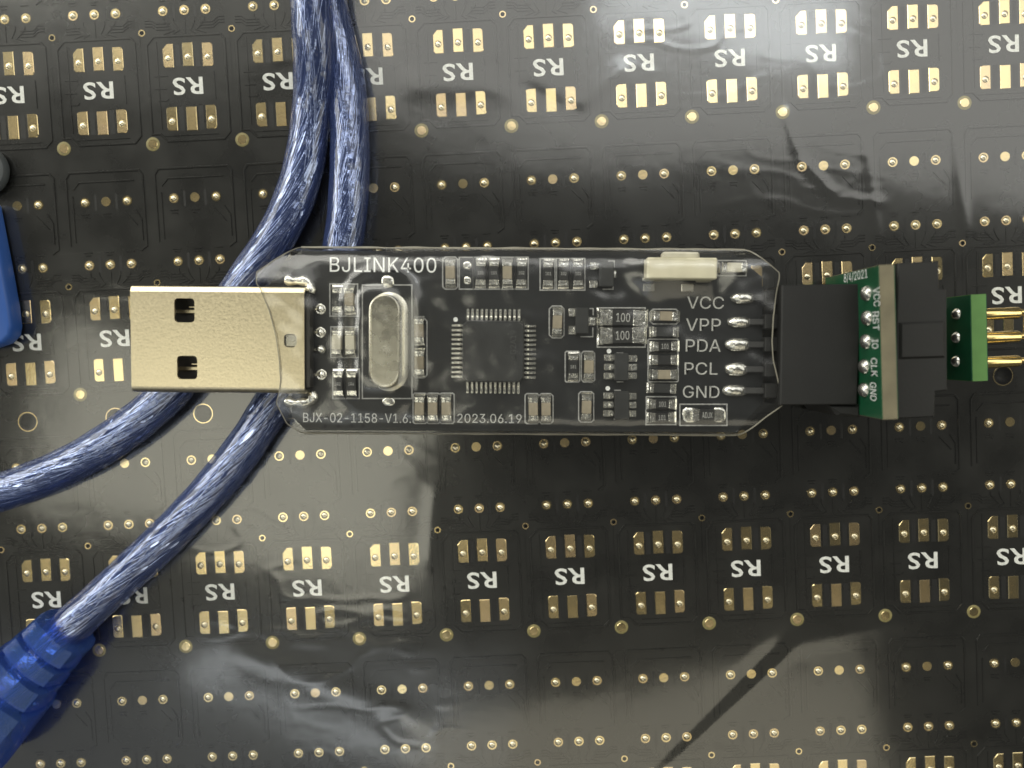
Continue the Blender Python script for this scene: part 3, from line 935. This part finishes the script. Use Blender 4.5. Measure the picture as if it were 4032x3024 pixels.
dash(Z2, ((1440, 182), (1490, 182), (1490, 236))); dash(Z2, ((1480, 345), (1480, 412), (1395, 412)))
dash(Z2, ((1288, 570), (1318, 570), (1318, 625))); dash(Z2, ((1315, 725), (1315, 800), (1215, 800)))
dash(Z3, ((265, 934), (320, 934))); dash(Z3, ((265, 1168), (320, 1168))); dash(Z3, ((245, 1238), (300, 1238))); dash(Z3, ((240, 1472), (355, 1472), (358, 1440)))

# the square microcontroller and its 48 pins
c = BL(*Z2(505, 920))
W_ = zmm(500)
cp = 0.45
q = W_ / 2
mb = MB()
oct_ = [(-q + cp, -q), (q - cp, -q), (q, -q + cp), (q, q - cp), (q - cp, q), (-q + cp, q), (-q, q - cp), (-q, -q + cp)]
def scaled(k): return [(x * k, y * k) for x, y in oct_]
vs = [(x, y, z) for k, z in ((0.965, 0.12), (1.0, 0.75), (0.965, 1.42), (0.95, 1.45)) for x, y in scaled(k)]
fs = [(i * 8 + k, i * 8 + (k + 1) % 8, (i + 1) * 8 + (k + 1) % 8, (i + 1) * 8 + k) for i in range(3) for k in range(8)] + [tuple(range(24, 32))]
mb.add(vs, fs)
mcu = mb.build("microcontroller", "chip_plastic", stick, (c.x, c.y, ZT))
note(*Z2(505, 920), 500 * ZS, 500 * ZS, 1.45)
MB().lathe([(0.42, 1.455), (0.36, 1.458), (0.0, 1.452)], 18, (zmm(335 - 505), zmm(920 - 755))).build("pin_dimple", "slot", mcu)
text_mb("4G2A19", zmm(230), zmm(48), (0, 1, 0), (-1, 0, 0), (zmm(160), zmm(55), 1.456)).build("lettering", "etched", mcu)
pm = MB()
pm.box((0, 0.62, 0.08), (0.25, 1.05, 0.15), 0.04).box((0, -0.02, 0.45), (0.22, 0.45, 0.14), 0.04)
pm.add([(-.15, .28, .5), (.15, .28, .5), (.15, .16, .5), (-.15, .16, .5), (-.15, .42, .12), (.15, .42, .12), (.15, .3, .08), (-.15, .3, .08)],
       [(0, 1, 2, 3), (0, 4, 5, 1), (1, 5, 6, 2), (2, 6, 7, 3), (3, 7, 4, 0)])
pin_mesh = pm.data("pin", "solder")
for k in range(12):
    t = (k - 5.5) * zmm(37.9)
    for sx, sy, rz in ((0, 1, 0), (0, -1, math.pi), (-1, 0, math.pi / 2), (1, 0, -math.pi / 2)):
        loc = (t - zmm(3), sy * (W_ / 2 + .05), 0) if sx == 0 else (sx * (W_ / 2 + .05), t, 0)
        put("pin", pin_mesh, mcu, loc, rz)

# crystal can
c = BL(*Z1(1065, 838), ZT + 3)
sk = K * 1.04
w, h = 262 * ZS / sk, 775 * ZS / sk
mb = MB()
def stad(w, h, n=12):
    r = w / 2
    return [(r * math.cos(math.pi * k / n), h / 2 - r + r * math.sin(math.pi * k / n)) for k in range(n + 1)] + \
           [(-r * math.cos(math.pi * k / n), -h / 2 + r - r * math.sin(math.pi * k / n)) for k in range(n + 1)]
prof = [(0.75, 0.15), (0.75, 0.45), (0.42, 0.5), (0.0, 0.62), (0.0, 2.7), (-0.06, 2.98), (-0.20, 3.12), (-0.40, 3.17), (-0.5, 3.02), (-0.56, 3.0)]
n = len(stad(w, h))
vs = [(x, y, z) for o, z in prof for x, y in stad(w + o, h + o)]
fs = [(i * n + k, i * n + (k + 1) % n, (i + 1) * n + (k + 1) % n, (i + 1) * n + k) for i in range(len(prof) - 1) for k in range(n)]
fs.append(tuple(range((len(prof) - 1) * n, len(prof) * n)))
mb.add(vs, fs)
xt = mb.build("crystal", "crystal_can", stick, (c.x, c.y, ZT), smooth=22)
note(*Z1(1065, 838), 285 * ZS, 800 * ZS, 3.2)
for (x, y, hh) in ((1092, 350, 105), (1100, 1332, 78)):
    land(Z1, x, y, 105, hh, 0.16)

# plug: folded steel shell with two latch windows, seen from above
ZP0, ZP1 = 4.42, 8.92
tl, tr_, br, bl_ = (BL(x, y, ZP1) for x, y in ((503, 1128), (1193, 1137), (1203, 1545), (527, 1540)))
x0, x1 = (tl.x + bl_.x) / 2, (tr_.x + br.x) / 2
y1, y0 = (tl.y + tr_.y) / 2 + 0.12, (bl_.y + br.y) / 2 - 0.12
RC, TH = 0.62, 0.3
def win(pts):
    return [tuple(BL(x, y, ZP1)[:2]) for x, y in pts]
def zw(cx, cy, w, h):
    c = BL(cx, cy, ZP1); k = K * 1.025
    return rrect(c.x, c.y, w / k, h / k, 0.38)
mb = MB()
top = [(x0, y0 + RC), (x1, y0 + RC), (x1, y1 - RC), (x0, y1 - RC)]
holes = [zw(726, 1222, 80, 95), zw(737, 1447, 80, 93), zw(1143, 1341, 50, 52)]
mb.prism(top, ZP1 - TH, ZP1, holes=holes)
arc = [(math.radians(a)) for a in range(0, 91, 15)]
cs = []
for a in arc:
    cs.append((y1 - RC + RC * math.sin(a), ZP1 - RC + RC * math.cos(a)))
lower = [(y, ZP0 + (ZP1 - z)) for y, z in cs][::-1]
fold = [(y1 - RC, ZP1), (y1 - RC, ZP1 - 0.10), (y1 - RC + 0.07, ZP1 - 0.10), (y1 - RC + 0.07, ZP1 - 0.015), (y1 - 0.08, ZP1 - 0.20), (y1 + 0.02, ZP1 - 0.34), (y1 + 0.02, ZP1 - 0.7)]
right = fold + lower
left = [(y0 + y1 - y, z) for y, z in cs + lower]
def strip(pr, flip):
    vs = [(x, y, z) for x in (x0, x1) for y, z in pr]
    n = len(pr)
    fs = [(i, i + 1, n + i + 1, n + i) for i in range(n - 1)]
    mb.add(vs, [tuple(reversed(f)) for f in fs] if flip else fs)
    # inner side
    ym = (y0 + y1) / 2; zm = (ZP0 + ZP1) / 2
    vi = [(x, ym + (y - ym) * (1 - TH / (y1 - ym)), zm + (z - zm) * (1 - TH / (ZP1 - zm))) for x in (x0, x1) for y, z in pr]
    mb.add(vi, fs if flip else [tuple(reversed(f)) for f in fs])
    for e in (0, n):                       # ends of the sheet
        mb.add(vs[e:e + n] + vi[e:e + n], [(i, i + 1, n + i + 1, n + i) for i in range(n - 1)])
strip(right, True); strip(left, False)
mb.prism([(x0, y0 + RC), (x1, y0 + RC), (x1, y1 - RC), (x0, y1 - RC)], ZP0, ZP0 + TH)
plug = mb.build("usb_plug", "steel", stick, smooth=30)
ins = MB().prism(rect((x0 + x1) / 2, (y0 + y1) / 2, x1 - x0 - 0.6, y1 - y0 - 1.0), ZP0 + 0.5, ZP0 + 2.3)
ins.build("plastic_tongue", "tongue", plug)
for (cx, cy) in ((726, 1222), (737, 1447)):
    c = BL(cx, cy, ZP1 - 1.6)
    MB().box((c.x + 0.2, c.y - .1, ZP1 - 1.75), (2.2, 0.35, 0.1), 0.03).box((c.x + 0.9, c.y + .35, ZP1 - 1.75), (1.0, 0.14, 0.1), 0.03).build("contact_spring", "steel", plug)
c = BL(1143, 1341, ZP1)
MB().box((c.x + 0.08, c.y, ZP1 - 0.22), (1.15, 1.15, 0.16), 0.03).build("latch_tab", "crystal_can", plug)
MB().box((x1 + 0.22, (y0 + y1) / 2, ZP1 - 1.9), (0.4, y1 - y0 - 1.2, 3.0), 0.08).build("end_cap", "tongue", plug)
note(950, 1340, 520, 432, ZP1 - ZT)
# its solder lands on the board
def tab(pts, hz):
    mb = MB()
    path = catmull([BL(*Z1(x, y)) for x, y in pts], 0.35)
    sweep(mb, frames([p + Vector((0, 0, hz * .35)) for p in path]), lambda i: 0.55 + 0.12 * math.sin(i * 1.7), 12)
    mb.build("mounting_tab", "solder", stick, smooth=60)
tab(((268, 1318), (320, 1338), (440, 1335), (488, 1300), (478, 1250)), 0.5)
tab(((268, 330), (330, 345), (430, 345), (470, 385), (462, 440)), 0.5)
for x, y, sol in ((540, 575, 0), (540, 765, 0), (548, 905, 1), (548, 1110, 0)):
    c = BL(*Z1(x, y))
    if sol:
        land(Z1, x, y, 84, 80, 0.55)
    else:
        MB().lathe([(0.60, 0.02), (0.52, 0.1), (0.42, 0.1), (0.36, 0.03)], 18).lathe([(0.36, 0.03), (0.1, 0.25), (0, 0.25)], 18).build("solder_joint", "solder", stick, (c.x, c.y, ZT), smooth=50)
    MB().box((-0.75, 0, 0.2), (0.95, 0.42, 0.28), 0.1).build("contact_lead", "crystal_can", stick, (c.x, c.y, ZT))

# side push button
c = BL(*Z3(765, 262))
bt = MB().box((0, 0.05, 1.1), (zmm(555), zmm(168), 1.9), 0.12).build("push_button", "cream", stick, (c.x, c.y, ZT))
note(*Z3(765, 262), 565 * ZS, 180 * ZS, 2.1)
for x, y, w, h in ((550, 335, 150, 34), (965, 340, 120, 34), (528, 402, 92, 62), (838, 402, 98, 62)):
    MB().box((zmm(x - 765), -zmm(y - 262), 0.35), (zmm(w), zmm(h), 0.3), 0.06).build("foot", "crystal_can", bt)
MB().box((0, zmm(110), 0.9), (zmm(300), zmm(60), 1.1), 0.2).build("plunger", "ceramic_pale", bt)

# five solder joints, their header pins reaching into the black socket
for x, y, w, h in ((1300, 487, 215, 92), (1272, 682, 205, 92), (1262, 866, 218, 112), (1246, 1066, 200, 112), (1232, 1240, 205, 100)):
    o = land(Z3, x, y, w, h, 0.62, "solder_joint")
    a = BL(*Z3(x + 60, y)); b = BL(3092, Z3(x, y)[1])
    MB().box(((a.x + b.x) / 2, (a.y + b.y) / 2, ZT + 0.42), (b.x - a.x, 0.62, 0.62), 0.08).build("header_pin", "pin_dark", stick)
    MB().box((b.x - 1.6, b.y, ZT + 0.3), (1.7, 1.5, 1.7), 0.1).build("pin_spacer", "header_black", stick)

# clear heat-shrink sleeve
GX, GY = 250, 110
def interp(tab_, y):
    for (y0_, x0_), (y1_, x1_) in zip(tab_, tab_[1:]):
        if y <= y1_:
            return x0_ + (x1_ - x0_) * max(0, y - y0_) / (y1_ - y0_)
    return tab_[-1][1]
LE = [(972, 1180), (1078, 1036), (1123, 1038), (1142, 1053), (1229, 1087), (1326, 1113), (1422, 1126), (1495, 1130), (1543, 1123), (1581, 1111), (1663, 1145), (1708, 1195)]
RE = [(978, 2935), (1080, 3047), (1099, 3049), (1157, 3038), (1249, 3025), (1350, 3022), (1422, 3026), (1494, 3042), (1591, 3062), (1639, 2994), (1716, 2905)]
st = 6
hw, hh = (3200 - 900) // st, (1800 - 900) // st
H = np.zeros((hh, hw))
for (a, b, c_, d, z) in hmap:
    if z < 1.6:
        continue
    i0, i1, j0, j1 = int((a - 900) / st), int((b - 900) / st) + 1, int((c_ - 900) / st), int((d - 900) / st) + 1
    H[max(0, j0):j1, max(0, i0):i1] = np.maximum(H[max(0, j0):j1, max(0, i0):i1], z)
def blur(A, n):
    k = np.ones(n) / n
    A = np.apply_along_axis(lambda r: np.convolve(np.pad(r, n // 2, mode='edge'), k, 'valid')[:r.size], 1, A)
    return np.apply_along_axis(lambda r: np.convolve(np.pad(r, n // 2, mode='edge'), k, 'valid')[:r.size], 0, A)
D_ = H.copy()
for _ in range(7):
    D_ = np.maximum.reduce([D_] + [np.roll(np.roll(D_, a, 0), b, 1) for a, b in ((0, 1), (0, -1), (1, 0), (-1, 0))])
D_ = np.maximum(D_ - 1.3, 0.0)
Hs = blur(blur(blur(D_, 13), 9), 5)
mb = MB()
vs = []
for j in range(GY):
    v = j / (GY - 1)
    for i in range(GX):
        u = i / (GX - 1)
        yt, yb_ = 972 + 10 * u, 1707 + 9 * u
        # rows bunch at the two folded edges
        vv = 0.5 - 0.5 * math.cos(math.pi * v) if True else v
        py = yt + (yb_ - yt) * vv
        px = interp(LE, py) + (interp(RE, py) - interp(LE, py)) * u
        fi, fj = min(hw - 1.01, max(0, (px - 900) / st)), min(hh - 1.01, max(0, (py - 900) / st))
        ii, jj = int(fi), int(fj)
        fi, fj = fi - ii, fj - jj
        hz = (Hs[jj, ii] * (1 - fi) + Hs[jj, ii + 1] * fi) * (1 - fj) + (Hs[jj + 1, ii] * (1 - fi) + Hs[jj + 1, ii + 1] * fi) * fj
        e = min(py - yt, yb_ - py) / 105.0
        top_z = ZT + 1.5 + hz + 0.22 * noise.noise(Vector((px / 150, py / 130, 2.0))) + 0.06 * noise.noise(Vector((px / 60, py / 48, 5.0)))
        k = min(1.0, e)
        k = max(0, 1 - (1 - k) ** 3.2) ** 0.6
        z = (ZT - 0.6) * (1 - k) + top_z * k
        p = BL(px, py, ZT)
        vs.append((p.x, p.y, z))
fs = [((j + 1) * GX + i, (j + 1) * GX + i + 1, j * GX + i + 1, j * GX + i) for j in range(GY - 1) for i in range(GX - 1)]
mb.add(vs, fs)
# underside of the sleeve
vb = []
for j in range(0, GY):
    for i in range(0, GX, 3):
        x, y, z = vs[j * GX + i]
        e = min(j, GY - 1 - j) / 14.0
        k = math.sqrt(max(0, 1 - (1 - min(1, e)) ** 2))
        vb.append((x, y, (ZT - 0.6) * (1 - k) + (ZT - 1.45) * k))
nb = len(range(0, GX, 3))
mb.add(vb, [(j * nb + i, j * nb + i + 1, (j + 1) * nb + i + 1, (j + 1) * nb + i) for j in range(GY - 1) for i in range(nb - 1)])
sl = mb.build("clear_sleeve", "sleeve_film", stick, smooth=180)
rim = MB()
edge = [Vector(vs[i]) for i in range(GX)]
edge2 = [Vector(vs[(GY - 1) * GX + i]) for i in range(GX)]
le = [Vector(vs[j * GX]) + Vector((0, 0, .02)) for j in range(GY)]
re_ = [Vector(vs[j * GX + GX - 1]) + Vector((0, 0, .02)) for j in range(GY)]
wob = lambda b_: (lambda i: b_ * (1 + 0.6 * noise.noise(Vector((i * 0.07, b_ * 50, 0)))))
sweep(rim, frames(edge), wob(0.16), 6); sweep(rim, frames(edge2), wob(0.11), 6)
sweep(rim, frames(le), wob(0.045), 5); sweep(rim, frames(re_), wob(0.065), 5)
rim.build("fold_highlight", "rim_highlight", sl, smooth=60)  # pale tube added for the bright line of light along the folds

# ------------------------------------------------------------------ adapter with vertical green boards and spring pins
ad0 = P(3400, 1350, 0)
adp = empty("pin_adapter", (ad0.x, ad0.y, 0))
tag(adp, "pogo pin adapter of black sockets and two upright green circuit boards", "adapter")
def AL(v): return Vector((v.x - ad0.x, v.y - ad0.y, v.z))
def aprism(name, px, z0, z1, mats, inset_=0.12, parent=adp):
    pl = [AL(P(x, y, z1)) for x, y in px]
    cx_ = sum(p.x for p in pl) / len(pl); cy_ = sum(p.y for p in pl) / len(pl)
    mb = MB()
    def shrink(d):
        return [(p.x + math.copysign(min(d, abs(cx_ - p.x)), cx_ - p.x), p.y + math.copysign(min(d, abs(cy_ - p.y)), cy_ - p.y)) for p in pl]
    lay = [(shrink(0), z0), (shrink(0), z1 - inset_), (shrink(inset_), z1)]
    n = len(pl)
    vs = [(x, y, z) for pts, z in lay for x, y in pts]
    fs = [(i * n + k, i * n + (k + 1) % n, (i + 1) * n + (k + 1) % n, (i + 1) * n + k) for i in range(2) for k in range(n)]
    mb.add(vs, [tuple(reversed(f)) for f in fs])
    mb.prism(lay[2][0], None, z1)
    return mb.build(name, mats, parent)
aprism("socket_housing", [(3079, 1122), (3392, 1117), (3376, 1594), (3072, 1596)], 3.9, 9.3, "header_black")
ZG = 13.6
g0 = P(3476, 1043, ZG); g1 = P(3462, 1653, ZG)
GXp = (g0.x + g1.x) / 2
TG = 58 / pxmm(3500, 1350, ZG)
gy1, gy0 = g0.y, g1.y
def slab(name, X, th, y0_, y1_, z0, z1, face, edge_m, lean=0.0):
    mb = MB()
    mb.box((X + th / 2 - ad0.x, (y0_ + y1_) / 2 - ad0.y, (z0 + z1) / 2), (th, y1_ - y0_, z1 - z0), 0.0, 1)
    for xx, sgn in ((X - 0.04, 1), (X + th + 0.04, -1)):
        mb.box((xx - ad0.x, (y0_ + y1_) / 2 - ad0.y, (z0 + z1) / 2), (0.076, y1_ - y0_ - 0.12, z1 - z0 - 0.06), 0.0, 0)
    return mb.build(name, [face, edge_m], adp)
gb = slab("upright_board", GXp, TG, gy0, gy1, 1.5, ZG, "mask_green", "laminate")
XF = GXp - 0.078
blob = MB()
for (x, y) in ((950, 318), (955, 515), (945, 705), (932, 905), (930, 1095)):
    p = AL(PX(2950 + x * .4891, 1000 + y * .4891, XF))
    mb = MB()
    prof = [(0.80, 0.0), (0.76, 0.22), (0.60, 0.42), (0.36, 0.54), (0.15, 0.58)]
    vs = [(-h, r * 0.95 * math.cos(2 * math.pi * k / 14), r * math.sin(2 * math.pi * k / 14)) for r, h in prof for k in range(14)]
    fs = [(i * 14 + (k + 1) % 14, i * 14 + k, (i + 1) * 14 + k, (i + 1) * 14 + (k + 1) % 14) for i in range(4) for k in range(14)] + [tuple(range(56, 70))]
    mb.add(vs, fs)
    mb.build("solder_joint", "solder", gb, p, smooth=60)
for s, y, ln in (("VCC", 345, 150), ("RST", 540, 150), ("IO", 725, 75), ("CLK", 912, 150), ("GND", 1108, 150)):
    p = AL(PX(2950 + 1028 * .4891 - 0.012 * (y - 345) * 1.5, 1000 + y * .4891, XF))
    text_mb(s, ln * .4891 / 41.5, 1.25, (0, -1, 0), (0, 0, 1), p + Vector((-0.02, 0, 0))).build("lettering", "silk", gb)
p = AL(PX(3368, 1088, XF))
text_mb("8/4/2021", 5.2, 1.0, (0, 0, 1), (0, 1, 0), p + Vector((-0.02, 0, 0))).build("lettering", "silk", gb)
aprism("clip_body", [(3536, 1036), (3697, 1027), (3698, 1136), (3729, 1138), (3731, 1538), (3684, 1543), (3680, 1642), (3519, 1650)], 1.0, 11.2, "header_black")
aprism("clip_key", [(3545, 1270), (3722, 1262), (3724, 1408), (3545, 1414)], 11.0, 11.45, "header_black", 0.2)
aprism("corner_clip", [(3262, 1592), (3390, 1593), (3392, 1646), (3300, 1638)], 1.2, 9.0, "header_black", 0.3)
ZH = 8.0
h0 = P(3829, 1160, ZH); h1 = P(3825, 1502, ZH)
HX = (h0.x + h1.x) / 2
TH2 = 58 / pxmm(3850, 1330, ZH)
hb = slab("pin_board", HX, TH2, h1.y, h0.y, 0.8, ZH, "mask_green", "laminate_green")
for (x, y) in ((3768, 1236), (3766, 1329), (3765, 1423)):
    p = AL(PX(x, y, HX - 0.078))
    mb = MB()
    prof = [(0.62, 0.0), (0.55, 0.2), (0.3, 0.42), (0.12, 0.48)]
    vs = [(-h, r * math.cos(2 * math.pi * k / 14), r * math.sin(2 * math.pi * k / 14)) for r, h in prof for k in range(14)]
    fs = [(i * 14 + (k + 1) % 14, i * 14 + k, (i + 1) * 14 + k, (i + 1) * 14 + (k + 1) % 14) for i in range(3) for k in range(14)] + [tuple(range(42, 56))]
    mb.add(vs, fs)
    mb.build("solder_joint", "solder", hb, p, smooth=60)
    a = Vector((HX + TH2, 0, 0))
    q = P(3950, y - 2 if y < 1400 else y + 1, p.z)
    s0, s1 = HX + TH2 - ad0.x, P(4012, y, p.z).x - ad0.x
    yy = q.y - ad0.y
    mb = MB()
    pr = [(s0, 0.62), (s1 - 0.15, 0.62), (s1, 0.52), (s1, 0.34), (s1 + 2.4, 0.34), (s1 + 2.7, 0.18), (s1 + 2.75, 0.02)]
    fr2 = [(Vector((x, yy, p.z)), Vector((1, 0, 0)), Vector((0, 0, 1)), Vector((0, -1, 0))) for x, r in pr]
    sweep(mb, fr2, lambda i: pr[i][1], 18)
    mb.build("spring_pin", "brass", adp, smooth=40)
